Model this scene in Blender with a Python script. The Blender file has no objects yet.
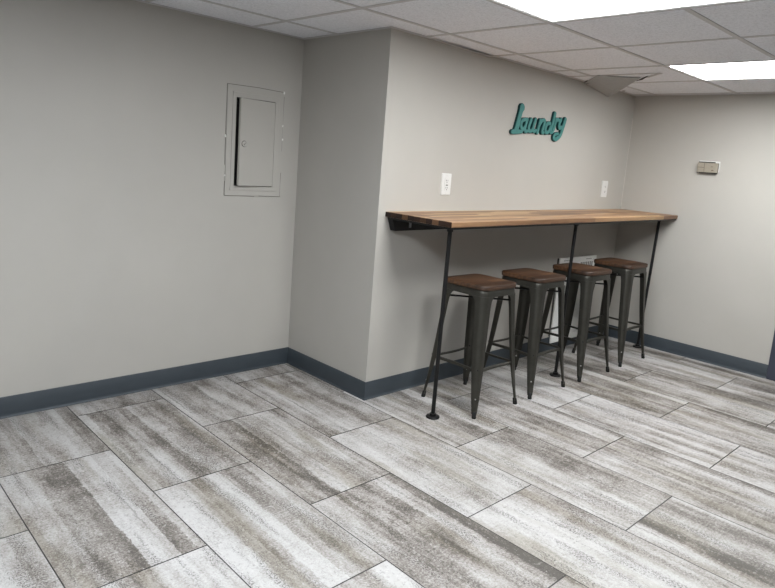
import bpy, bmesh, math, random
from mathutils import Vector, Matrix
random.seed(4)
SC = bpy.context.scene
COL = SC.collection
# ------------------------------------------------------------------ dimensions (metres)
H = 2.0247          # ceiling
L = 2.764           # right wall
B = 0.7647          # depth of the jog
XW, YS = -4.6, -5.4 # far left / rear limits of the room behind the camera
BH = 0.1023         # baseboard
GX, GY, G = -0.3591, -0.1817, 0.61   # ceiling grid
TX, TW, TL = -1.7776, 0.4355, 0.8759 # floor tiles
PLEN = 0.22

# ------------------------------------------------------------------ mesh helpers
def mbox(bm, x0, x1, y0, y1, z0, z1, mat=None):
    vs = [Vector((x, y, z)) for x in (x0, x1) for y in (y0, y1) for z in (z0, z1)]
    if mat is not None: vs = [mat @ v for v in vs]
    v = [bm.verts.new(p) for p in vs]
    for f in ((0, 1, 3, 2), (4, 6, 7, 5), (0, 4, 5, 1), (2, 3, 7, 6), (0, 2, 6, 4), (1, 5, 7, 3)):
        bm.faces.new([v[i] for i in f])
    return v

def mtube(bm, pts, r, seg=12, caps=True):
    """round bar along a polyline, r a number or one per point"""
    pts = [Vector(p) for p in pts]
    rs = r if isinstance(r, (list, tuple)) else [r] * len(pts)
    rings = []
    for i, p in enumerate(pts):
        d = (pts[min(i + 1, len(pts) - 1)] - pts[max(i - 1, 0)]).normalized()
        a = d.cross(Vector((0, 0, 1)) if abs(d.z) < .9 else Vector((1, 0, 0))).normalized()
        b = d.cross(a)
        rings.append([bm.verts.new(p + rs[i] * (math.cos(t) * a + math.sin(t) * b))
                      for t in [2 * math.pi * k / seg for k in range(seg)]])
    for A, Bq in zip(rings, rings[1:]):
        for k in range(seg):
            bm.faces.new((A[k], A[(k + 1) % seg], Bq[(k + 1) % seg], Bq[k]))
    if caps:
        bm.faces.new(rings[0][::-1]); bm.faces.new(rings[-1])

def mloft(bm, loops, cap=True):
    rings = [[bm.verts.new(p) for p in l] for l in loops]
    n = len(rings[0])
    for A, Bq in zip(rings, rings[1:]):
        for k in range(n):
            bm.faces.new((A[k], A[(k + 1) % n], Bq[(k + 1) % n], Bq[k]))
    if cap:
        bm.faces.new(rings[0][::-1]); bm.faces.new(rings[-1])

def rrect(hx, hy, r, z, n=6, cx=0, cy=0):
    out = []
    for sx, sy, a0 in ((1, 1, 0), (-1, 1, 90), (-1, -1, 180), (1, -1, 270)):
        for k in range(n + 1):
            a = math.radians(a0 + 90 * k / n)
            out.append(Vector((cx + sx * (hx - r) + r * math.cos(a), cy + sy * (hy - r) + r * math.sin(a), z)))
    return out

def obj(name, bm, mat, parent=None, smooth=False, bevel=0, seg=2, loc=None):
    bmesh.ops.recalc_face_normals(bm, faces=bm.faces)
    me = bpy.data.meshes.new(name); bm.to_mesh(me); bm.free()
    for m in (mat if isinstance(mat, (list, tuple)) else [mat]): me.materials.append(m)
    o = bpy.data.objects.new(name, me); COL.objects.link(o)
    if smooth:
        me.polygons.foreach_set('use_smooth', [True] * len(me.polygons))
        try:
            me.set_sharp_from_angle(angle=math.radians(40))
        except Exception: pass
    if bevel:
        b = o.modifiers.new('bevel', 'BEVEL'); b.width = bevel; b.segments = seg
        b.limit_method = 'ANGLE'; b.angle_limit = math.radians(35)
    if loc: o.location = loc
    if parent is not None: o.parent = parent
    return o

def struct(name, bm, mat, **k):
    o = obj(name, bm, mat, **k); o['kind'] = 'structure'; return o

def tag(o, label, cat, group=None):
    o['label'] = label; o['category'] = cat
    if group: o['group'] = group
    return o

def thing(name, label, cat, loc=(0, 0, 0), group=None):
    o = bpy.data.objects.new(name, None); COL.objects.link(o)
    o.location = loc; o.empty_display_size = .1
    return tag(o, label, cat, group)

def BM(): return bmesh.new()
def boxbm(*a):
    bm = BM(); mbox(bm, *a); return bm

# ------------------------------------------------------------------ material helpers
def srgb(r, g, b):
    f = lambda c: (c / 255 / 12.92) if c / 255 <= .04045 else ((c / 255 + .055) / 1.055) ** 2.4
    return (f(r), f(g), f(b), 1)

class N:
    def __init__(s, name):
        s.m = bpy.data.materials.new(name); s.m.use_nodes = True
        s.t = s.m.node_tree; s.p = s.t.nodes['Principled BSDF']
    def n(s, typ, **k):
        nd = s.t.nodes.new(typ)
        for a, v in k.items(): setattr(nd, a, v)
        return nd
    def l(s, a, b): s.t.links.new(a, b)
    def _in(s, sock, v):
        if v is None: return
        if hasattr(v, 'is_output'): s.l(v, sock)
        else: sock.default_value = v
    def math(s, op, a, b=None, c=None, clamp=False):
        nd = s.n('ShaderNodeMath', operation=op, use_clamp=clamp)
        s._in(nd.inputs[0], a); s._in(nd.inputs[1], b); s._in(nd.inputs[2], c)
        return nd.outputs[0]
    def pos(s):
        return s.n('ShaderNodeNewGeometry').outputs['Position']
    def objc(s):
        return s.n('ShaderNodeTexCoord').outputs['Object']
    def sep(s, v):
        nd = s.n('ShaderNodeSeparateXYZ'); s.l(v, nd.inputs[0]); return nd.outputs
    def comb(s, x, y, z):
        nd = s.n('ShaderNodeCombineXYZ')
        for i, v in enumerate((x, y, z)): s._in(nd.inputs[i], v)
        return nd.outputs[0]
    def noise(s, vec, scale=1., detail=4., rough=.55, dist=0.):
        nd = s.n('ShaderNodeTexNoise'); s._in(nd.inputs['Vector'], vec)
        nd.inputs['Scale'].default_value = scale; nd.inputs['Detail'].default_value = detail
        nd.inputs['Roughness'].default_value = rough; nd.inputs['Distortion'].default_value = dist
        return nd.outputs['Fac']
    def white(s, vec):
        nd = s.n('ShaderNodeTexWhiteNoise', noise_dimensions='3D'); s.l(vec, nd.inputs['Vector']); return nd
    def ramp(s, fac, stops, interp='LINEAR'):
        nd = s.n('ShaderNodeValToRGB'); s.l(fac, nd.inputs[0]); cr = nd.color_ramp; cr.interpolation = interp
        while len(cr.elements) < len(stops): cr.elements.new(.5)
        for e, (p, c) in zip(cr.elements, stops):
            e.position = p; e.color = c if len(c) == 4 else (*c, 1)
        return nd.outputs[0]
    def mix(s, fac, a, b, mode='MIX'):
        nd = s.n('ShaderNodeMix', data_type='RGBA', blend_type=mode)
        s._in(nd.inputs[0], fac); s._in(nd.inputs[6], a); s._in(nd.inputs[7], b)
        return nd.outputs[2]
    def bump(s, h, strength=.3, dist=.002):
        nd = s.n('ShaderNodeBump'); nd.inputs['Strength'].default_value = strength
        nd.inputs['Distance'].default_value = dist; s.l(h, nd.inputs['Height'])
        s.l(nd.outputs[0], s.p.inputs['Normal'])
    def base(s, v): s._in(s.p.inputs['Base Color'], v)
    def set(s, rough=.5, metal=0., spec=.5):
        s.p.inputs['Roughness'].default_value = rough; s.p.inputs['Metallic'].default_value = metal
        s.p.inputs['Specular IOR Level'].default_value = spec; return s.m

def plain(name, rgb, rough=.5, metal=0., spec=.5, var=.06, scale=30, bump=0):
    n = N(name); f = n.noise(n.objc(), scale, 5, .6)
    c = srgb(*rgb)
    lo = tuple(x * (1 - var) for x in c[:3]) + (1,); hi = tuple(min(1, x * (1 + var)) for x in c[:3]) + (1,)
    n.base(n.ramp(f, [(.3, lo), (.7, hi)]))
    if bump: n.bump(n.noise(n.objc(), scale * 8, 3), bump, .001)
    return n.set(rough, metal, spec)

# walls: greige eggshell with faint roller texture
def wall_mat():
    n = N('wall_paint'); p = n.pos()
    f = n.noise(p, 1.7, 4, .6)
    c = n.ramp(f, [(.3, srgb(*WALL)), (.7, srgb(*[x + 5 for x in WALL]))])
    n.base(c); n.bump(n.noise(p, 260, 3, .6), .12, .0012)
    return n.set(.62, 0, .35)
WALL = (173, 170, 164)
M_wall = wall_mat()

def floor_mat():
    n = N('floor_stone_look_tile'); p = n.pos(); x, y, z = n.sep(p)
    fx = n.math('DIVIDE', n.math('SUBTRACT', x, TX), TW)
    col = n.math('FLOOR', fx)
    half = n.math('MULTIPLY', col, .5)
    par = n.math('SUBTRACT', half, n.math('FLOOR', half))            # 0 or .5
    fy = n.math('SUBTRACT', n.math('DIVIDE', n.math('ADD', y, .716), TL), par)
    row = n.math('FLOOR', fy)
    ux = n.math('SUBTRACT', fx, col); uy = n.math('SUBTRACT', fy, row)
    ex = n.math('MULTIPLY', n.math('MINIMUM', ux, n.math('SUBTRACT', 1., ux)), TW)
    ey = n.math('MULTIPLY', n.math('MINIMUM', uy, n.math('SUBTRACT', 1., uy)), TL)
    w = n.white(n.comb(col, row, 3.3)); rnd = n.sep(w.outputs['Color'])
    sx = n.math('ADD', x, n.math('MULTIPLY', rnd[0], 37.))
    sy = n.math('ADD', y, n.math('MULTIPLY', rnd[1], 53.))
    # wander of the streak edges
    wob = n.math('MULTIPLY', n.math('SUBTRACT', n.noise(n.comb(n.math('MULTIPLY', sx, 12.), n.math('MULTIPLY', sy, 10.), 0.), 1., 4, .75), .5), .035)
    wob2 = n.math('MULTIPLY', n.math('SUBTRACT', n.noise(n.comb(n.math('MULTIPLY', sx, 150.), n.math('MULTIPLY', sy, 70.), 7.), 1., 3, .8), .5), .028)
    bx = n.math('ADD', n.math('ADD', sx, wob), wob2)
    # broad plank-like strips, each strip its own tone, with crumbly edges
    st = n.math('FLOOR', n.math('MULTIPLY', n.math('ADD', bx, n.math('MULTIPLY', n.noise(n.comb(n.math('MULTIPLY', sx, 5.), 0., 3.), 1., 1, .5), .22)), 15.))
    strip = n.white(n.comb(st, col, row)).outputs['Value']
    band = n.noise(n.comb(n.math('MULTIPLY', bx, 9.), n.math('MULTIPLY', sy, .9), 0.), 1., 3, .6)
    band2 = n.noise(n.comb(n.math('MULTIPLY', bx, 34.), n.math('MULTIPLY', sy, 1.4), 4.), 1., 3, .6)
    cloud = n.noise(n.comb(n.math('MULTIPLY', sx, 7.), n.math('MULTIPLY', sy, 4.5), 9.), 1., 6, .7)
    grit = n.noise(n.comb(n.math('MULTIPLY', sx, 130.), n.math('MULTIPLY', sy, 110.), 2.), 1., 4, .8)
    cross = n.noise(n.comb(n.math('MULTIPLY', sx, 14.), n.math('MULTIPLY', sy, 150.), 5.), 1., 3, .7)
    v = n.math('ADD', n.math('MULTIPLY', band, .80), n.math('MULTIPLY', strip, .26))
    v = n.math('ADD', v, n.math('MULTIPLY', band2, .26))
    v = n.math('ADD', v, n.math('MULTIPLY', cloud, .72))
    v = n.math('ADD', v, n.math('MULTIPLY', grit, .9))
    v = n.math('ADD', v, n.math('MULTIPLY', cross, .22))
    v = n.math('ADD', v, n.math('MULTIPLY', n.math('SUBTRACT', rnd[2], .5), .14))
    v = n.math('SUBTRACT', v, 1.04)                                   # centred near .5
    v = n.math('MULTIPLY_ADD', v, 1.22, -.115)
    c = n.ramp(v, [(.20, srgb(82, 78, 74)), (.36, srgb(117, 112, 107)), (.49, srgb(148, 144, 140)),
                   (.62, srgb(160, 158, 156)), (.80, srgb(175, 174, 173))])
    # brownish / olive weathered bands
    t = n.noise(n.comb(n.math('MULTIPLY', bx, 8.), n.math('MULTIPLY', sy, 1.), 21.), 1., 2, .5)
    tf = n.ramp(t, [(.54, (0, 0, 0)), (.66, (.6, .6, .6))])
    c = n.mix(tf, c, srgb(210, 204, 188), 'MULTIPLY')
    # dark pitting that gathers along some streaks
    pit = n.noise(n.comb(n.math('MULTIPLY', sx, 190.), n.math('MULTIPLY', sy, 130.), 12.), 1., 3, .8)
    pm = n.noise(n.comb(n.math('MULTIPLY', bx, 15.), n.math('MULTIPLY', sy, 1.6), 31.), 1., 3, .6)
    pf = n.math('MULTIPLY', n.math('MULTIPLY', n.ramp(pit, [(.49, (0, 0, 0)), (.57, (1, 1, 1))]), n.ramp(pm, [(.52, (0, 0, 0)), (.60, (1, 1, 1))])), .85)
    c = n.mix(pf, c, srgb(66, 62, 58))
    # crusty flakes, lighter and darker than the strip they sit on
    cr = n.noise(n.comb(n.math('MULTIPLY', sx, 62.), n.math('MULTIPLY', sy, 48.), 41.), 1., 5, .8)
    c = n.mix(n.ramp(cr, [(.57, (0, 0, 0)), (.63, (.42, .42, .42))]), c, srgb(196, 195, 192))
    c = n.mix(n.ramp(cr, [(.37, (.40, .40, .40)), (.43, (0, 0, 0))]), c, srgb(84, 80, 76))
    # hairline saw marks along the grain
    ln = n.noise(n.comb(n.math('MULTIPLY', bx, 60.), n.math('MULTIPLY', sy, .8), 17.), 1., 1, .5)
    lf = n.ramp(ln, [(.26, (.5, .5, .5)), (.31, (0, 0, 0))])
    c = n.mix(lf, c, srgb(92, 88, 84))
    # joints: dark across, thinner along
    jy = n.math('LESS_THAN', ey, .0026); jx = n.math('LESS_THAN', ex, .0022)
    j = n.math('MAXIMUM', jy, jx)
    c = n.mix(n.math('MULTIPLY', j, .95), c, srgb(26, 25, 24))
    n.base(c)
    hgt = n.math('SUBTRACT', n.math('MULTIPLY', v, .3), j)
    n.bump(hgt, .25, .0015)
    rr = n.ramp(v, [(.3, (.42, .42, .42)), (.7, (.52, .52, .52))])
    n.l(rr, n.p.inputs['Roughness'])
    n.p.inputs['Specular IOR Level'].default_value = .4
    return n.m
M_floor = floor_mat()

def ceil_mat():
    n = N('ceiling_tile'); p = n.pos()
    a = n.noise(p, 95, 4, .7); b = n.noise(p, 330, 2, .6)
    pits = n.ramp(n.math('ADD', n.math('MULTIPLY', a, .6), n.math('MULTIPLY', b, .4)), [(.40, (0, 0, 0)), (.52, (1, 1, 1))])
    n.base(n.mix(pits, srgb(216, 217, 222), srgb(238, 239, 244)))
    n.bump(pits, .35, .002)
    return n.set(.9, 0, .1)
M_ceil = ceil_mat()
M_tee = plain('ceiling_grid_paint', (196, 194, 195), .5, 0, .3, .03)
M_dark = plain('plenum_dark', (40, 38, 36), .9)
M_base = plain('slate_vinyl_baseboard', (56, 63, 69), .45, 0, .4, .05, 12)
M_casing = plain('slate_blue_door_casing', (56, 59, 72), .5, 0, .4, .05, 12)
M_white = plain('white_plastic', (214, 214, 212), .35, 0, .5, .02)
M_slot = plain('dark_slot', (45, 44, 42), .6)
M_gun = plain('gunmetal_powder_coat', (68, 67, 62), .42, .72, .5, .10, 22, .04)
M_black = plain('black_pipe', (22, 22, 23), .45, .35, .5, .15, 40)
M_rubber = plain('black_rubber', (20, 20, 20), .7)
M_steel = plain('zinc_bolt', (170, 170, 168), .35, .9)
M_greybar = plain('grey_glint_metal', (120, 122, 126), .5, .2)

def wood_stave(name, along, across, stave, length, stops, grain=1., rough=.42, off=(0, 0)):
    n = N(name); o = n.objc(); s = n.sep(o)
    u = n.math('ADD', s[along], off[0]); v = n.math('ADD', s[across], off[1])
    fv = n.math('DIVIDE', v, stave); k = n.math('FLOOR', fv)
    r0 = n.white(n.comb(k, 1.7, 0.)).outputs['Value']
    fu = n.math('ADD', n.math('DIVIDE', u, length), n.math('MULTIPLY', r0, 7.)); q = n.math('FLOOR', fu)
    w = n.white(n.comb(k, q, 2.)); r = n.sep(w.outputs['Color'])
    gx = n.math('MULTIPLY', n.math('ADD', u, n.math('MULTIPLY', r[0], 9.)), 3.2 * grain)
    gy = n.math('MULTIPLY', n.math('ADD', v, n.math('MULTIPLY', r[1], 5.)), 45. * grain)
    gr = n.noise(n.comb(gx, gy, n.math('MULTIPLY', s[2], 30.)), 1., 5, .6, .6)
    val = n.math('ADD', n.math('MULTIPLY', w.outputs['Value'], .62), n.math('MULTIPLY', n.math('SUBTRACT', gr, .5), .95))
    c = n.ramp(n.math('ADD', val, .16), stops)
    ev = n.math('SUBTRACT', fv, k); ev = n.math('MULTIPLY', n.math('MINIMUM', ev, n.math('SUBTRACT', 1., ev)), stave)
    eu = n.math('SUBTRACT', fu, q); eu = n.math('MULTIPLY', n.math('MINIMUM', eu, n.math('SUBTRACT', 1., eu)), length)
    e = n.math('LESS_THAN', n.math('MINIMUM', ev, eu), .0007)
    n.base(n.mix(n.math('MULTIPLY', e, .5), c, srgb(60, 38, 24)))
    n.bump(gr, .08, .001)
    return n.set(rough, 0, .45)
M_top = wood_stave('acacia_butcher_block', 0, 1, .044, .52,
    [(.06, srgb(78, 54, 38)), (.28, srgb(124, 92, 66)), (.52, srgb(156, 121, 88)), (.78, srgb(182, 148, 108)), (.95, srgb(214, 186, 140))])
M_seat = wood_stave('walnut_stained_seat', 0, 1, .052, .9,
    [(.1, srgb(38, 25, 16)), (.5, srgb(68, 46, 31)), (.95, srgb(104, 74, 51))], 1.2, .5, (.03, .026))
def endgrain():
    n = N('acacia_end_grain'); o = n.objc(); s = n.sep(o)
    k = n.math('FLOOR', n.math('DIVIDE', s[1], .044))
    w = n.white(n.comb(k, 5.1, 0.)).outputs['Value']
    g = n.noise(n.comb(n.math('MULTIPLY', s[1], 120.), n.math('MULTIPLY', s[2], 160.), 0.), 1., 4, .6)
    c = n.ramp(n.math('ADD', n.math('MULTIPLY', w, .8), n.math('MULTIPLY', g, .2)),
               [(.15, srgb(26, 18, 14)), (.6, srgb(52, 34, 25)), (.95, srgb(120, 90, 66))])
    n.base(c); return n.set(.6, 0, .3)
M_end = endgrain()
M_teal = plain('teal_painted_wood', (66, 124, 120), .6, 0, .3, .10, 60)
M_teal_d = plain('dark_teal_painted_edge', (14, 60, 62), .6, 0, .3, .10, 60)
M_beige = plain('aged_beige_plastic', (150, 143, 130), .5, 0, .4, .06, 60)
M_grille = plain('white_enamel_grille', (236, 236, 234), .4, 0, .5, .03)
M_chip = plain('bare_white_plaster', (226, 226, 222), .8, 0, .2, .05)
def lit_mat(name, col, LAMP):
    n = N(name); p = n.pos()
    f = n.noise(p, 3, 2); n.base(srgb(235, 240, 238))
    n.p.inputs['Emission Color'].default_value = col
    n.p.inputs['Emission Strength'].default_value = LAMP
    return n.set(.5, 0, .3)
M_lit = lit_mat('lit_acrylic_diffuser', (.985, 1., 1.0, 1), 10.8)
M_lit_cool = lit_mat('lit_daylight_diffuser', (.95, 1., 1.05, 1), 17.0)

# ================================================================== SETTING
struct('floor', boxbm(XW, L + .1, YS, B + .1, -.06, 0), M_floor)
HT = H + PLEN
# left wall (recess), with the hole for the breaker panel box
PX0, PX1, PZ0, PZ1 = -.442, -.184, 1.134, 1.631
bm = BM()
for a in ((XW, PX0, 0, HT), (PX1, .1, 0, HT), (PX0, PX1, 0, PZ0), (PX0, PX1, PZ1, HT)):
    mbox(bm, a[0], a[1], B, B + .1, a[2], a[3])
bmesh.ops.remove_doubles(bm, verts=bm.verts, dist=1e-5)
struct('wall_left', bm, M_wall)
struct('wall_return', boxbm(0, .1, .1, B, 0, HT), M_wall)
struct('wall_back', boxbm(0, L, 0, .1, 0, HT), M_wall)
struct('wall_right', boxbm(L, L + .1, YS, .1, 0, HT), M_wall)
struct('wall_front', boxbm(XW, L + .1, YS - .1, YS, 0, HT), M_wall)
struct('wall_side', boxbm(XW - .1, XW, YS - .1, B + .1, 0, HT), M_wall)

# baseboards: cove profile with a small toe
def baseboard(name, p0, p1, inward, m0=0, m1=0):
    """profile swept from p0 to p1; m0/m1 shift the ends per metre of depth (mitres)"""
    p0 = Vector((*p0, 0)); p1 = Vector((*p1, 0)); inw = Vector((*inward, 0)); d = (p1 - p0).normalized()
    prof = [(0, 0), (.0150, 0), (.0148, .0025), (.0105, .006), (.0085, .012), (.0080, .020), (.0080, BH - .003), (.0060, BH), (0, BH)]
    bm = BM()
    mloft(bm, [[p0 + inw * a + d * (m0 * a) + Vector((0, 0, z)) for a, z in prof],
               [p1 + inw * a + d * (m1 * a) + Vector((0, 0, z)) for a, z in prof]])
    return struct(name, bm, M_base, smooth=True)
baseboard('baseboard_left', (XW, B), (0, B), (0, -1), 0, -1)
baseboard('baseboard_return', (0, B), (0, 0), (-1, 0), 1, 1)
baseboard('baseboard_back', (0, 0), (L, 0), (0, -1), -1, -1)
DY = -1.292
baseboard('baseboard_right', (L, 0), (L, DY), (-1, 0), 1, 0)

# door on the right wall, only its casing edge is in view
bm = BM()
mbox(bm, L - .018, L, DY - .09, DY, 0, 1.98)
mbox(bm, L - .018, L, DY - .09 - .86, DY - .09, 1.89, 1.98)
mbox(bm, L - .018, L, DY - .18 - .86, DY - .95, 0, 1.98)
struct('trim_1', bm, M_casing, bevel=.003)
struct('door_1', boxbm(L - .008, L, DY - .95, DY - .09, .008, 1.89), M_casing)

# caulk line down the corner above the counter
bm = BM(); pts = [(L - .001 - random.uniform(0, .002), -.001 - random.uniform(0, .002), 1.12 + .09 * k) for k in range(9)]
mtube(bm, pts, .0035, 8)
struct('trim_6', bm, plain('caulk', (190, 187, 180), .6))
# ceiling: individual lay-in panels, one missing strip by the back wall
cols = list(range(-8, 6)); rows = list(range(-3, 10))
LIGHTS = [(0 - 0, 0), (3, 0), (0, 1), (3, 1)]
def cellx(i): return GX + i * G
light_cells = set()
LP = []
for ci, rj in ((0, 1), (3, 1), (-3, 1)):
    LP.append((ci, rj)); light_cells |= {(ci, rj), (ci, rj + 1)}
bm = BM()
MISSING = set()
for i in cols:
    for j in rows:
        x0, x1 = max(cellx(i), XW), min(cellx(i + 1), L)
        y1, y0 = min(GY - j * G, B), max(GY - (j + 1) * G, YS)
        if x1 - x0 < .02 or y1 - y0 < .02 or (i, j) in light_cells or (i, j) in MISSING: continue
        if x0 > -.02 + 0 and y0 >= 0: continue
        mbox(bm, x0, x1, y0, y1, H, H + .016)
struct('ceiling', bm, M_ceil)
# main tees / cross tees and the wall angle
bm = BM(); t = .012; dz = .003
for i in cols:
    x = cellx(i)
    if XW < x < L: mbox(bm, x - t, x + t, YS, B if x < 0 else 0, H - dz, H - .0002)
for j in rows:
    y = GY - j * G
    if not YS < y < B: continue
    xs, xe = XW, 0 if y > 0 else L
    for ci, rj in sorted(LP):
        if j == rj + 1:
            mbox(bm, xs, cellx(ci) + t, y - t, y + t, H - dz - .0004, H - .0003); xs = cellx(ci + 1) - t
    mbox(bm, xs, xe, y - t, y + t, H - dz - .0004, H - .0003)
struct('trim_2', bm, M_tee)
bm = BM(); a = .022
mbox(bm, XW, 0, B - a, B, H - .0045, H - .0008); mbox(bm, -a, 0, 0, B, H - .0047, H - .0009)
mbox(bm, -a, .36, -a, 0, H - .0045, H - .0008)
mbox(bm, .82, 1.96, -a, 0, H - .0045, H - .0008)
mbox(bm, 2.52, L, -a, 0, H - .0045, H - .0008); mbox(bm, L - a, L, YS, 0, H - .0047, H - .0009)
struct('trim_3', bm, M_tee)
bm = BM()      # two bent cross tees by the loose tile
for p, q in (((1.703, -.02), (1.714, -.668)), ((1.714, -.668), (1.87, -.505)), ((2.44, -.06), (2.532, -.004))):
    p = Vector((*p, 0)); q = Vector((*q, 0)); d = (q - p).normalized(); w = Vector((-d.y, d.x, 0)) * .010
    mloft(bm, [[v + Vector((0, 0, z)) for v in (p - w, p + w, q + w, q - w)] for z in (H - .0045, H - .0012)])
struct('trim_5', bm, M_tee)
# the piece of wall angle that has come away and hangs a little below the tiles
bm = BM()
vs = [(.36, 0, H - .004), (.36, -.024, H - .004), (.82, -.024, H - .012), (.82, 0, H - .012)]
mloft(bm, [[Vector(v) for v in vs], [Vector(v) - Vector((0, 0, .0015)) for v in vs]])
struct('trim_4', bm, M_tee)
struct('ceiling_deck', boxbm(XW - .1, L + .1, YS - .1, B + .1, HT, HT + .05), M_dark)

# ================================================================== CEILING LIGHTS
def troffer(ci, rj, label, lit):
    x0, x1 = cellx(ci) + t, cellx(ci + 1) - t
    y1, y0 = GY - rj * G - t, GY - (rj + 2) * G + t
    cx, cy = (x0 + x1) / 2, (y0 + y1) / 2
    root = thing('ceiling_light', label, 'ceiling light', (cx, cy, H), 'fluorescent panel lights in the ceiling grid')
    hx, hy = (x1 - x0) / 2, (y1 - y0) / 2
    bm = BM()
    f = .010
    for a in ((-hx, hx, hy - f, hy), (-hx, hx, -hy, -hy + f), (-hx, -hx + f, -hy + f, hy - f), (hx - f, hx, -hy + f, hy - f)):
        mbox(bm, a[0], a[1], a[2], a[3], -.001, .012)
    obj('light_frame', bm, M_white, root)
    obj('diffuser', boxbm(-hx + f, hx - f, -hy + f, hy - f, .003, .007), lit, root)
    bm = BM(); mbox(bm, -hx, hx, -hy, hy, .012, .09)
    obj('housing', bm, M_white, root)
    return root
troffer(*LP[0], 'large bright fluorescent panel at the top edge of the photo, left of the smaller one', M_lit)
troffer(*LP[1], 'bright fluorescent ceiling panel near the right wall, right of the sagging ceiling tile', M_lit)
troffer(*LP[2], 'fluorescent ceiling panel over the left of the room beside the camera', M_lit_cool)

# ================================================================== SAGGING TILE
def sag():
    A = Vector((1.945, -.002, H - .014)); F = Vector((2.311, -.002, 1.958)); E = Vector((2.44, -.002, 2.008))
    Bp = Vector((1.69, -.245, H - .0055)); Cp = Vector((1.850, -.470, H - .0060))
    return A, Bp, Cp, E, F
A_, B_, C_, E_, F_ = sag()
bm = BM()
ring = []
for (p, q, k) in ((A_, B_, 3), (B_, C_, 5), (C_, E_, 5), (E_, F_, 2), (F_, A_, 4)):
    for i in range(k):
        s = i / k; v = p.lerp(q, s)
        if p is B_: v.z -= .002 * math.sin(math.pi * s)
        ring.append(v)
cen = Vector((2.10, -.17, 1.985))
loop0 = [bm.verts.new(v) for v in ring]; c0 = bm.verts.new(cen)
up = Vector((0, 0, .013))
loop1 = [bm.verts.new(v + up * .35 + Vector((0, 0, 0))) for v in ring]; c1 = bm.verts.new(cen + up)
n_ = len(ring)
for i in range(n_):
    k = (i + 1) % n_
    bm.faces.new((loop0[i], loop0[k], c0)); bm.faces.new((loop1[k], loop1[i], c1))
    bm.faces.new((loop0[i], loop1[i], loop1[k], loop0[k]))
o = obj('ceiling_tile', bm, plain('shaded_ceiling_tile', (166, 166, 166), .9, 0, .1, .05), smooth=False)  # darker grey holds the tile's shade in its colour
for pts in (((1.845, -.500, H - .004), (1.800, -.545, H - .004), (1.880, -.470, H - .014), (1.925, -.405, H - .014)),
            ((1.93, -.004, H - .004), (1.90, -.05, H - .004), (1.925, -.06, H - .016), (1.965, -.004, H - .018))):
    bm = BM(); mloft(bm, [[Vector(p) for p in pts], [Vector(p) + Vector((0, 0, .003)) for p in pts]])  # dark wedges put in for the shade of the open gaps
    e = obj('gap_shade', bm, M_dark, o); e['label'] = 'dark wedge painted as shade in the gap'
tag(o, 'sagging ceiling tile with grey shade in its colour, hanging loose from the ceiling against the back wall', 'ceiling tile')

# ================================================================== BREAKER PANEL
bp = thing('breaker_panel', 'wall coloured breaker panel with its small door ajar on the left wall', 'breaker panel', (-.31, B, 1.38))
def W(bm_, x0, x1, y0, y1, z0, z1): mbox(bm_, x0 + .31, x1 + .31, y0, y1, z0 - 1.38, z1 - 1.38)
def ringbm(o, i, y0, y1):
    bm = BM()
    (ox0, ox1, oz0, oz1), (ix0, ix1, iz0, iz1) = o, i
    W(bm, ox0, ox1, y0, y1, iz1, oz1); W(bm, ox0, ox1, y0, y1, oz0, iz0)
    W(bm, ox0, ix0, y0, y1, iz0, iz1); W(bm, ix1, ox1, y0, y1, iz0, iz1)
    bmesh.ops.remove_doubles(bm, verts=bm.verts, dist=1e-5)
    return bm
OUT = (-.496, -.126, 1.079, 1.694); MID = (-.466, -.157, 1.108, 1.660); INN = (PX0, PX1, PZ0, PZ1)
obj('trim_plate', ringbm(OUT, INN, -.004, 0), M_wall, bp)
obj('raised_frame', ringbm(MID, INN, -.009, -.004), M_wall, bp, bevel=.002)
bm = BM()   # box inside the wall, open to the front
W(bm, PX0, PX1, .085, .095, PZ0, PZ1)
W(bm, PX0, PX0 + .004, 0, .085, PZ0, PZ1); W(bm, PX1 - .004, PX1, 0, .085, PZ0, PZ1)
W(bm, PX0 + .004, PX1 - .004, 0, .085, PZ0, PZ0 + .004); W(bm, PX0 + .004, PX1 - .004, 0, .085, PZ1 - .004, PZ1)
obj('panel_box', bm, M_dark, bp)
ang = math.radians(7.0); hinge = Vector((PX1 - .005 + .31, -.009, 0))
Rm = Matrix.Translation(hinge) @ Matrix.Rotation(ang, 4, 'Z')
wd = .246
bm = BM()
mbox(bm, -wd, 0, -.004, 0, PZ0 + .004 - 1.38, PZ1 - .004 - 1.38, Rm)
mbox(bm, -wd, -wd + .003, 0, .012, PZ0 + .004 - 1.38, PZ1 - .004 - 1.38, Rm)
mbox(bm, -wd, 0, 0, .012, PZ0 + .004 - 1.38, PZ0 + .007 - 1.38, Rm)
mbox(bm, -wd, 0, 0, .012, PZ1 - .007 - 1.38, PZ1 - .004 - 1.38, Rm)
door = obj('door', bm, M_wall, bp)
bm = BM()
c = Vector((-wd + .030, -.004, 1.375 - 1.38))
mtube(bm, [Rm @ (c + Vector((0, .001, 0))), Rm @ (c + Vector((0, -.004, 0)))], .0155, 20)
mtube(bm, [Rm @ (c + Vector((0, -.003, 0))), Rm @ (c + Vector((0, -.006, 0)))], [.009, .007], 20)
mbox(bm, c.x - .002, c.x + .002, c.y - .0085, c.y - .006, c.z - .007, c.z + .007, Rm)
lt = obj('latch', bm, M_wall, door, smooth=True)
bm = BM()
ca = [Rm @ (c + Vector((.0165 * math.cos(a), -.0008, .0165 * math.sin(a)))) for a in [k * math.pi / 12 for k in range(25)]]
mtube(bm, ca, .0016, 6)  # dark ring painted in as the latch's shadow gap
mtube(bm, [Rm @ (c + Vector((-.004, -.0075, -.006))), Rm @ (c + Vector((.005, -.0075, .007)))], .0014, 6)
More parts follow.
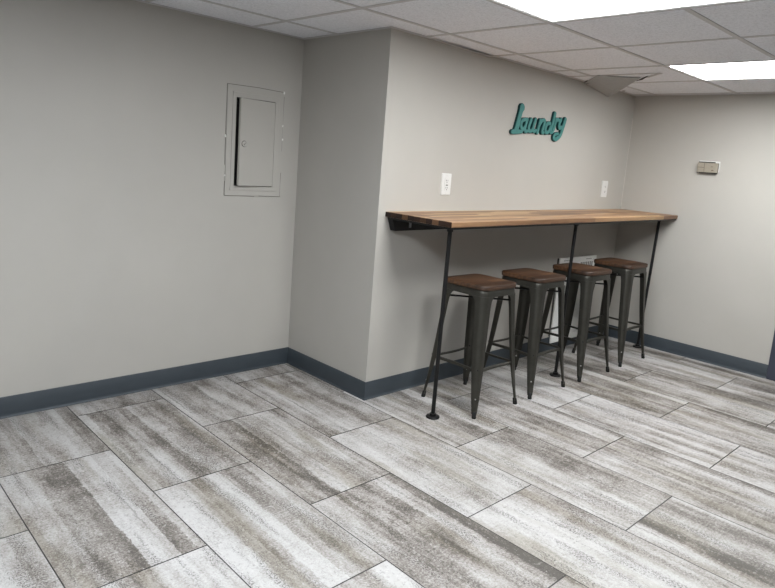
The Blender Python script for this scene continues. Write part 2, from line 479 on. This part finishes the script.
o = obj('latch_gap_shade', bm, M_slot, lt); o['label'] = 'shadow gap of the round latch painted as a dark ring, with key slot'
for cx, cz, r in ((-.503, 1.41, .006), (-.126, 1.69, .006), (-.122, 1.42, .005), (-.125, 1.50, .004), (-.499, 1.19, .004)):   # chipped paint
    bm = BM()
    pts = [Vector((cx + .31 + r * random.uniform(.6, 1.2) * math.cos(a), -.0002, cz - 1.38 + 1.6 * r * random.uniform(.6, 1.2) * math.sin(a))) for a in [k * math.pi / 4 for k in range(8)]]
    mloft(bm, [pts, [p + Vector((0, -.0045, 0)) for p in pts]])
    o = obj('paint_chip', bm, M_chip, bp); o['label'] = 'bare white chip in the paint'
bm = BM()     # cut paint line round the plate
for seg in (((-.499, 1.697), (-.30, 1.700)), ((-.30, 1.700), (-.124, 1.695)), ((-.499, 1.697), (-.500, 1.25)), ((-.497, 1.16), (-.498, 1.078)),
            ((-.498, 1.076), (-.30, 1.0745)), ((-.27, 1.077), (-.123, 1.076)), ((-.1235, 1.076), (-.1225, 1.22)), ((-.124, 1.35), (-.123, 1.67))):
    (xa, za), (xb, zb) = seg
    mtube(bm, [(xa + .31, -.0004, za - 1.38), ((xa + xb) / 2 + .31 + random.uniform(-.0015, .0015), -.0004, (za + zb) / 2 - 1.38), (xb + .31, -.0004, zb - 1.38)], .0016, 6)
o = obj('cut_paint_edge', bm, plain('dark_cut_edge', (104, 102, 96), .8), bp)

# ================================================================== OUTLETS
def plate(name, label, cat, x, z, w, h, kind):
    r = thing(name, label, cat, (x, 0, z))
    bm = BM()
    f = lambda hx, hz, y: [Vector((p.x, y, p.y)) for p in rrect(hx, hz, .004, 0, 3)]
    mloft(bm, [f(w / 2, h / 2, 0), f(w / 2, h / 2, -.003), f(w / 2 - .003, h / 2 - .003, -.0065)])
    obj('wall_plate', bm, M_white, r, smooth=True)
    if kind == 'gfci':
        bm = BM(); g = lambda hx, hz, y: [Vector((p.x, y, p.y)) for p in rrect(hx, hz, .002, 0, 2)]
        mloft(bm, [g(.0185, .036, -.006), g(.0185, .036, -.0095)]); fc = obj('receptacle', bm, M_white, r)
        for s in (1, -1):
            bm = BM(); zc = s * .021
            mbox(bm, -.008, -.0055, -.0102, -.0094, zc - .004, zc + .006)
            mbox(bm, .0050, .0075, -.0102, -.0094, zc - .003, zc + .005)
            mtube(bm, [(0, -.0094, zc - .010), (0, -.0102, zc - .010)], .0028, 10)
            obj('socket_slots', bm, M_slot, fc)
        bm = BM(); mbox(bm, -.009, .009, -.0112, -.0095, -.0075, -.002)
        obj('test_button', bm, M_slot, fc)
        bm = BM(); mbox(bm, -.009, .009, -.0112, -.0095, .0012, .0065)
        obj('reset_button', bm, M_white, fc)
    else:
        bm = BM(); g = lambda hx, hz, y: [Vector((p.x, y, p.y)) for p in rrect(hx, hz, .012, 0, 5)]
        for s in (1, -1):
            mloft(bm, [[v + Vector((0, 0, s * .0195)) for v in g(.017, .0145, -.006)], [v + Vector((0, 0, s * .0195)) for v in g(.017, .0145, -.009)]])
        fc = obj('receptacle', bm, M_white, r)
        for s in (1, -1):
            bm = BM(); zc = s * .0195
            mbox(bm, -.0075, -.0052, -.0096, -.0089, zc - .003, zc + .006)
            mbox(bm, .0052, .0075, -.0096, -.0089, zc - .003, zc + .005)
            mtube(bm, [(0, -.0089, zc - .008), (0, -.0096, zc - .008)], .0026, 10)
            obj('socket_slots', bm, M_slot, fc)
    for s in ((1, -1) if kind == 'gfci' else (0,)):
        bm = BM(); zc = s * h * .42
        mtube(bm, [(0, -.006, zc), (0, -.0078, zc)], [.0035, .0025], 10)
        obj('screw', bm, M_white, r)
plate('wall_outlet', 'white outlet with dark test button on back wall above the counter left end', 'outlet', .528, 1.234, .084, .128, 'gfci')
plate('wall_outlet', 'plain white outlet plate on back wall above the counter right end', 'outlet', 2.440, 1.255, .088, .130, 'duplex')

# ================================================================== SIGN  "Laundry"
STROKES = {'L': [[(1.192, 1.752, 0.026), (1.186, 1.735, 0.019), (1.176, 1.700, 0.017), (1.158, 1.624, 0.020), (1.150, 1.603, 0.020)], [(1.112, 1.592, 0.012), (1.15, 1.596, 0.014), (1.214, 1.601, 0.010)]],
 'a': [[(1.249, 1.683, 0.010), (1.216, 1.675, 0.011), (1.2, 1.65, 0.011), (1.21, 1.624, 0.011), (1.234, 1.62, 0.011), (1.255, 1.651, 0.010)], [(1.263, 1.683, 0.011), (1.248, 1.628, 0.011), (1.256, 1.606, 0.010), (1.282, 1.613, 0.008)]],
 'u': [[(1.309, 1.688, 0.011), (1.289, 1.636, 0.011), (1.302, 1.613, 0.011), (1.329, 1.62, 0.009), (1.346, 1.655, 0.009)], [(1.36, 1.693, 0.011), (1.341, 1.636, 0.011), (1.354, 1.615, 0.010), (1.376, 1.624, 0.008)]],
 'n': [[(1.415, 1.694, 0.011), (1.396, 1.611, 0.011)], [(1.408, 1.659, 0.008), (1.439, 1.694, 0.01), (1.467, 1.696, 0.011), (1.464, 1.665, 0.011), (1.449, 1.621, 0.011), (1.469, 1.615, 0.009)]],
 'd': [[(1.537, 1.685, 0.011), (1.504, 1.679, 0.011), (1.487, 1.646, 0.011), (1.497, 1.62, 0.011), (1.53, 1.628, 0.010), (1.547, 1.662, 0.010)], [(1.585, 1.755, 0.013), (1.572, 1.696, 0.011), (1.554, 1.63, 0.011), (1.579, 1.63, 0.009)]],
 'r': [[(1.607, 1.718, 0.011), (1.592, 1.66, 0.011), (1.584, 1.638, 0.01)], [(1.596, 1.688, 0.009), (1.62, 1.717, 0.011), (1.645, 1.717, 0.01)]],
 'y': [[(1.669, 1.724, 0.012), (1.652, 1.688, 0.011), (1.662, 1.664, 0.011), (1.691, 1.675, 0.009)], [(1.725, 1.73, 0.014), (1.703, 1.665, 0.013), (1.679, 1.614, 0.013), (1.634, 1.586, 0.013), (1.604, 1.591, 0.011), (1.607, 1.613, 0.009), (1.65, 1.625, 0.009)]]}
def catmull(pts, sub=5):
    out = []
    for i in range(len(pts) - 1):
        p0, p1, p2, p3 = pts[max(i - 1, 0)], pts[i], pts[i + 1], pts[min(i + 2, len(pts) - 1)]
        for k in range(sub):
            s = k / sub
            out.append(tuple(.5 * (2 * b + (c - a) * s + (2 * a - 5 * b + 4 * c - d) * s * s + (3 * b - a - 3 * c + d) * s ** 3) for a, b, c, d in zip(p0, p1, p2, p3)))
    out.append(pts[-1]); return out
def stroke(bm, pts, grow, y0, y1, ox, oz):
    """flat-faced ribbon with rounded ends, extruded from the wall"""
    P = catmull(pts); left, right = [], []
    for i, (x, z, w) in enumerate(P):
        a = P[max(i - 1, 0)]; b = P[min(i + 1, len(P) - 1)]
        d = Vector((b[0] - a[0], b[1] - a[1])).normalized(); nn = Vector((-d.y, d.x)); w = w + grow
        left.append(Vector((x, z)) + nn * w); right.append(Vector((x, z)) - nn * w)
    def cap(p, a, b):
        c = (a + b) / 2; r = a - c; o = []
        for k in range(1, 5):
            t = math.pi * k / 5; o.append(c + Vector((r.x * math.cos(t) + r.y * math.sin(t), -r.x * math.sin(t) + r.y * math.cos(t))))
        return o
    # quads along the ribbon
    def put(p, y): return bm.verts.new((p.x - ox, y, p.y - oz))
    fl = [(put(l, y1), put(r, y1), put(l, y0), put(r, y0)) for l, r in zip(left, right)]
    for A, Bq in zip(fl, fl[1:]):
        bm.faces.new((A[0], A[1], Bq[1], Bq[0])); bm.faces.new((A[2], Bq[2], Bq[3], A[3]))
        bm.faces.new((A[0], Bq[0], Bq[2], A[2])); bm.faces.new((A[1], A[3], Bq[3], Bq[1]))
    for E, l, r, flip in ((fl[-1], left[-1], right[-1], False), (fl[0], right[0], left[0], True)):
        arc = cap(None, l, r)
        lo = (E[1], E[3]) if not flip else (E[0], E[2]); st = (E[0], E[2]) if not flip else (E[1], E[3])
        front = [st[0]] + [put(p, y1) for p in arc] + [lo[0]]; back = [st[1]] + [put(p, y0) for p in arc] + [lo[1]]
        bm.faces.new(front); bm.faces.new(back[::-1])
        for k in range(len(front) - 1):
            bm.faces.new((front[k], back[k], back[k + 1], front[k + 1]))
sign = thing('wall_sign', 'teal cursive wooden word sign reading Laundry on the back wall', 'sign', (1.42, 0, 1.66))
bm = BM()
for ss in STROKES.values():
    for s in ss: stroke(bm, s, .0040, 0, -.014, 1.42, 1.66)
o = obj('backing', bm, M_teal_d, sign); o['label'] = 'dark teal backing outline'
for k, (ch, ss) in enumerate(STROKES.items()):
    bm = BM()
    for q, s in enumerate(ss): stroke(bm, s, .0006, -.014, -.0175 - .0003 * q - .0001 * k, 1.42, 1.66)
    obj('letter', bm, M_teal, sign)

# ================================================================== THERMOSTAT on right wall
th = thing('thermostat', 'small beige wall thermostat with loose white edge on the right wall', 'thermostat', (L, -.652, 1.485))
def tb(bm, ya, yb, xa, xb, za, zb): mbox(bm, -xb, -xa, ya, yb, za, zb)
bm = BM(); tb(bm, -.087, .066, 0, .006, -.034, .046); o = obj('back_plate', bm, M_white, th, bevel=.003); o['label'] = 'white back plate'
sh = Matrix.Rotation(math.radians(-5), 4, 'Y')
bm = BM()
mbox(bm, -.034, -.008, -.083, .066, -.038, .034, sh)
body = obj('cover', bm, M_beige, th, bevel=.004)
bm = BM(); mbox(bm, -.0346, -.0335, .012, .0145, -.036, .031, sh); mbox(bm, -.0346, -.0335, .0145, .064, -.002, .0008, sh)
obj('seam', bm, plain('brown_seam', (84, 74, 62), .7), body)
bm = BM(); mbox(bm, -.0350, -.0335, -.056, -.040, -.024, -.016, sh); mbox(bm, -.0350, -.0335, -.050, -.034, .004, .009, sh)
obj('display_marks', bm, plain('taupe_mark', (112, 100, 84), .7), body)
bm = BM(); mbox(bm, -.026, -.006, -.055, .060, .034, .041, sh); obj('top_gap_shade', bm, M_slot, th)  # dark strip painted in for the shaded gap above the cover
bm = BM(); mbox(bm, -.028, -.004, -.076, .050, -.046, -.038, sh); obj('underside_shade', bm, M_slot, th)  # dark block painted in for the shadow under the cover

# ================================================================== VENT GRILLE on back wall
vg = thing('vent_grille', 'white louvred vent grille on the back wall behind the bar stools', 'vent', (2.140, 0, .06))
GW, GH, GD = .545, .663, .028
x0, x1 = -GW / 2, GW / 2
bm = BM()
fs = .060
mbox(bm, x0, x1, -GD, -.016, GH - .11, GH); mbox(bm, x0, x1, -GD, -.016, 0, .05)
mbox(bm, x0, x0 + fs, -GD, -.016, .05, GH - .11); mbox(bm, x1 - fs, x1, -GD, -.016, .05, GH - .11)
mbox(bm, -.02, .02, -GD, -.016, .05, GH - .11)
obj('frame', bm, M_grille, vg, bevel=.002)
bm = BM()
for xa, xb in ((x0 + fs, -.02), (.02, x1 - fs)):
    k = 0; z = .058
    while z < GH - .115:
        Mx = Matrix.Translation((0, -.021, z)) @ Matrix.Rotation(math.radians(38), 4, 'X')
        mbox(bm, xa, xb, -.007, .007, -.0012, .0012, Mx); z += .0125
o = obj('louvres', bm, M_grille, vg)
M_gs = plain('grey_slot', (110, 110, 108), .7)
for xc in (-.18, .15):
    for d in range(3): obj('slot', boxbm(xc - .04 + d * .03, xc - .018 + d * .03, -GD - .0008, -GD + .001, GH - .024, GH - .019), M_gs, vg)
for k in range(7):
    obj('slot', boxbm(.03 + k * .028, .048 + k * .028, -GD - .0008, -GD + .001, GH - .095, GH - .045), M_gs, vg)
obj('inner_back', boxbm(x0 + .004, x1 - .004, -.016, 0, .05, GH - .004), plain('grey_duct', (96, 96, 94), .7), vg)

# ================================================================== BAR COUNTER
CX0, CW, CT, CZ = .053, .484, .028, 1.071
SL = .026 / 2.7
ct = thing('bar_counter', 'long butcher block bar counter on black pipe legs along the back wall', 'counter', (CX0, 0, CZ))
sk = Matrix.Identity(4); sk[2][0] = SL     # the top climbs a little to the right
LEN = L - CX0
bm = BM(); mbox(bm, 0, LEN - .001, -CW, -.001, -CT, 0, sk)
bm.faces.ensure_lookup_table()
bmesh.ops.recalc_face_normals(bm, faces=bm.faces)
for f in bm.faces:
    if abs(f.normal.x) > .8: f.material_index = 1
obj('countertop', bm, [M_top, M_end], ct, bevel=.003)
bm = BM()      # ledger board with slanted end
vs = [(.016, -CT), (.046, -CT - .076), (LEN - .001, -CT - .076), (LEN - .001, -CT)]
mloft(bm, [[sk @ Vector((x, -.002, z)) for x, z in vs], [sk @ Vector((x, -.042, z)) for x, z in vs]])
obj('ledger_board', bm, M_black, ct)
bm = BM(); mbox(bm, .150, .165, -.047, -.042, -CT - .060, -CT - .004, sk)  # strip whose grey colour stands for reflected light
o = obj('bracket', bm, M_greybar, ct); o['label'] = 'bracket strip with reflected light in its grey colour'
bm = BM(); mbox(bm, .006, LEN - .006, -CW + .006, -CW + .03, -CT - .011, -CT, sk)  # black strip along the bottom of the front and left edges
mbox(bm, .006, .030, -CW + .03, -.042, -CT - .011, -CT, sk)
obj('black_edge_strip', bm, M_black, ct)
for (fx, fy, tx, ty) in ((.144, -.397, .145, -.398), (1.388, -.380, 1.410, -.384), (2.664, -.356, 2.716, -.362)):
    zt = -CT + SL * (tx - CX0) - .001
    f = Vector((fx - CX0, fy, -CZ)); tp = Vector((tx - CX0, ty, zt))
    bm = BM(); mtube(bm, [f + Vector((0, 0, .004)), tp], .0112, 16)
    leg = obj('leg', bm, M_black, ct, smooth=True)
    d = tp - f
    bm = BM()
    mtube(bm, [f, f + Vector((0, 0, .005)), f + Vector((0, 0, .009)), f + Vector((0, 0, .011)), f + Vector((0, 0, .024))],
          [.037, .038, .035, .019, .017], 24)
    for k in range(4):
        a = math.pi / 4 + k * math.pi / 2; q = f + Vector((.027 * math.cos(a), .027 * math.sin(a), .007))
        mtube(bm, [q, q + Vector((0, 0, .004))], .0045, 8)
    obj('floor_flange', bm, M_black, leg, smooth=True)
    bm = BM(); mtube(bm, [tp - d * .03, tp - d * .012, tp - d * .0105, tp], [.016, .017, .036, .037], 20)
    obj('top_flange', bm, M_black, leg, smooth=True)

# ================================================================== STOOLS
ST_H = .722
def leg_c(z):                       # outer corner of a leg at height z
    s = z / .665
    return .200 - (.200 - .153) * s + .004 * math.sin(math.pi * s) * -1
def leg_loop(sx, sy, z, w, r, t=.0022):
    c = leg_c(z); out = []
    n = 7
    outer = [(c - w, c)] + [(c - r + r * math.sin(a), c - r + r * math.cos(a)) for a in [math.pi / 2 * k / n for k in range(n + 1)]] + [(c, c - w)]
    ci = c - t; ri = max(r - t, .001)
    inner = [(ci, c - w)] + [(ci - ri + ri * math.cos(a), ci - ri + ri * math.sin(a)) for a in [math.pi / 2 * k / n for k in range(n + 1)]] + [(c - w, ci)]
    return [Vector((sx * x, sy * y, z)) for x, y in outer + inner]
LEVELS = [(.022, .026, .016), (.06, .031, .019), (.10, .037, .023), (.18, .047, .028), (.25, .055, .032), (.36, .061, .036), (.48, .066, .040), (.57, .071, .043),
          (.61, .075, .044), (.635, .081, .045), (.650, .092, .045), (.660, .112, .045)]
def make_stool():
    r = thing('bar_stool', '', 'bar stool')
    # seat: stained wood, planks show as grooves in the material
    bm = BM()
    mloft(bm, [rrect(.153, .153, .045, ST_H - .027), rrect(.156, .156, .047, ST_H - .024), rrect(.156, .156, .047, ST_H - .006),
               rrect(.154, .154, .046, ST_H - .002), rrect(.149, .149, .042, ST_H)])
    obj('seat', bm, M_seat, r, smooth=True)
    # pressed steel apron under the seat
    bm = BM()
    o_ = [rrect(.1525, .1525, .045, .657), rrect(.1515, .1515, .045, .675), rrect(.150, .150, .044, .690), rrect(.146, .146, .041, .6955)]
    i_ = [rrect(.140, .140, .036, .693), rrect(.149, .149, .043, .672), rrect(.150, .150, .043, .657)]
    mloft(bm, o_ + i_ + [o_[0]], cap=False)
    bmesh.ops.remove_doubles(bm, verts=bm.verts, dist=1e-6)
    obj('seat_frame', bm, M_gun, r, smooth=True)
    for sx, sy in ((-1, -1), (1, -1), (-1, 1), (1, 1)):
        bm = BM(); mloft(bm, [leg_loop(sx, sy, z, w * .84, q * .84) for z, w, q in LEVELS])
        lg = obj('leg', bm, M_gun, r, smooth=True)
        bm = BM(); c = leg_c(.02) - .0075
        c2 = leg_c(.05) - .0085
        mtube(bm, [(sx * c, sy * c, 0), (sx * c, sy * c, .004), (sx * c2, sy * c2, .034), (sx * c2, sy * c2, .037)], [.0115, .0125, .0115, .0100], 14)
        obj('foot_cap', bm, M_rubber, lg, smooth=True)
        for z, m, nm in ((.105, M_steel, 'rivet'), (.262, M_black, 'bolt')):
            k = leg_c(z); q = [w * .84 for zz, ww, w in LEVELS if zz >= z][0]
            e = k - q + q * math.sqrt(.5)
            bm = BM(); mtube(bm, [(sx * (e - .002), sy * (e - .002), z), (sx * (e + .002), sy * (e + .002), z)], [.0055, .004], 10)
            obj(nm, bm, m, lg, smooth=True)
    z = .252; k = leg_c(z) - .010; h = k - .03
    for a, b in (((-h, -k), (h, -k)), ((k, -h), (k, h)), ((h, k), (-h, k)), ((-k, h), (-k, -h))):
        bm = BM(); d = Vector((b[0] - a[0], b[1] - a[1], 0)).normalized()
        mid = Vector(((a[0] + b[0]) / 2, (a[1] + b[1]) / 2, 0)).normalized()
        # flat strip footrest, bowed slightly inwards
        loops = []
        for i in range(9):
            s = i / 8; p = Vector((a[0], a[1], 0)).lerp(Vector((b[0], b[1], 0)), s) - mid * .010 * math.sin(math.pi * s)
            loops.append([p + mid * .003 + Vector((0, 0, z - .007)), p + mid * .003 + Vector((0, 0, z + .006)),
                          p + mid * .001 + Vector((0, 0, z + .008)), p - mid * .010 + Vector((0, 0, z + .008)),
                          p - mid * .010 + Vector((0, 0, z + .006)), p - mid * .0 + Vector((0, 0, z + .005)), p - mid * .0 + Vector((0, 0, z - .007))])
        mloft(bm, loops)
        obj('footrest', bm, M_gun, r)
    k = leg_c(.62) - .024
    for s in (1, -1):
        bm = BM(); zz = .622 + s * .004
        mtube(bm, [(-k, -k * s, zz), (k, k * s, zz)], .0055, 10)
        obj('cross_brace', bm, M_black, r, smooth=True)
    return r
stool = make_stool()
def copy_tree(o, parent=None):
    c = o.copy(); COL.objects.link(c)
    if parent is not None: c.parent = parent
    for ch in list(o.children): copy_tree(ch, c)
    return c
SPOTS = [((.515, -.345), 'dark metal bar stool with brown wooden seat at counter left end, nearest the camera', 0),
         ((1.042, -.346), 'dark metal bar stool, second from the left, just left of the middle pipe leg', .4),
         ((1.617, -.352), 'dark metal bar stool, third from the left, in front of the white vent grille', -.6),
         ((2.196, -.343), 'dark metal bar stool farthest right, in the corner beside the right wall', .5)]
stools = [stool] + [copy_tree(stool) for _ in SPOTS[1:]]
for o, ((x, y), lab, rz), sz in zip(stools, SPOTS, (1, 1.004, 1.010, 1.020)):
    o.location = (x, y, 0); o.rotation_euler = (0, 0, math.radians(rz)); o.scale.z = sz; o['label'] = lab; o['group'] = 'bar stools along the counter'

# ================================================================== WORLD, CAMERA
wld = bpy.data.worlds.new('World'); SC.world = wld; wld.use_nodes = True
wld.node_tree.nodes['Background'].inputs[0].default_value = (.8, .85, .9, 1)
wld.node_tree.nodes['Background'].inputs[1].default_value = .05
r_ = Vector((0.7162847572595595, -0.6933933689900244, 0.07836952442294062))
u_ = Vector((0.05870230969137574, 0.17178545345211083, 0.9833838501923603))
f_ = Vector((0.6953345851850832, 0.6997823903349645, -0.16375109411106734))
cam = bpy.data.cameras.new('camera'); co = bpy.data.objects.new('camera', cam); COL.objects.link(co)
m = Matrix((( r_.x, u_.x, -f_.x), (r_.y, u_.y, -f_.y), (r_.z, u_.z, -f_.z))).to_4x4()
m.translation = Vector((-2.3400945, -2.5378549, 1.3502715)); co.matrix_world = m
cam.sensor_fit = 'HORIZONTAL'; cam.sensor_width = 36; cam.lens = 637.317 * 36 / 775
cam.shift_x = -10.147 / 775; cam.shift_y = -27.376 / 775
cam.clip_start = .02
SC.camera = co
SC.view_settings.view_transform = 'Standard'; SC.view_settings.look = 'None'
SC.view_settings.gamma = 1; SC.view_settings.use_curve_mapping = False
SC.view_settings.exposure = 1.0
SC.cycles.max_bounces = 12; SC.cycles.diffuse_bounces = 6
SC.cycles.use_denoising = True
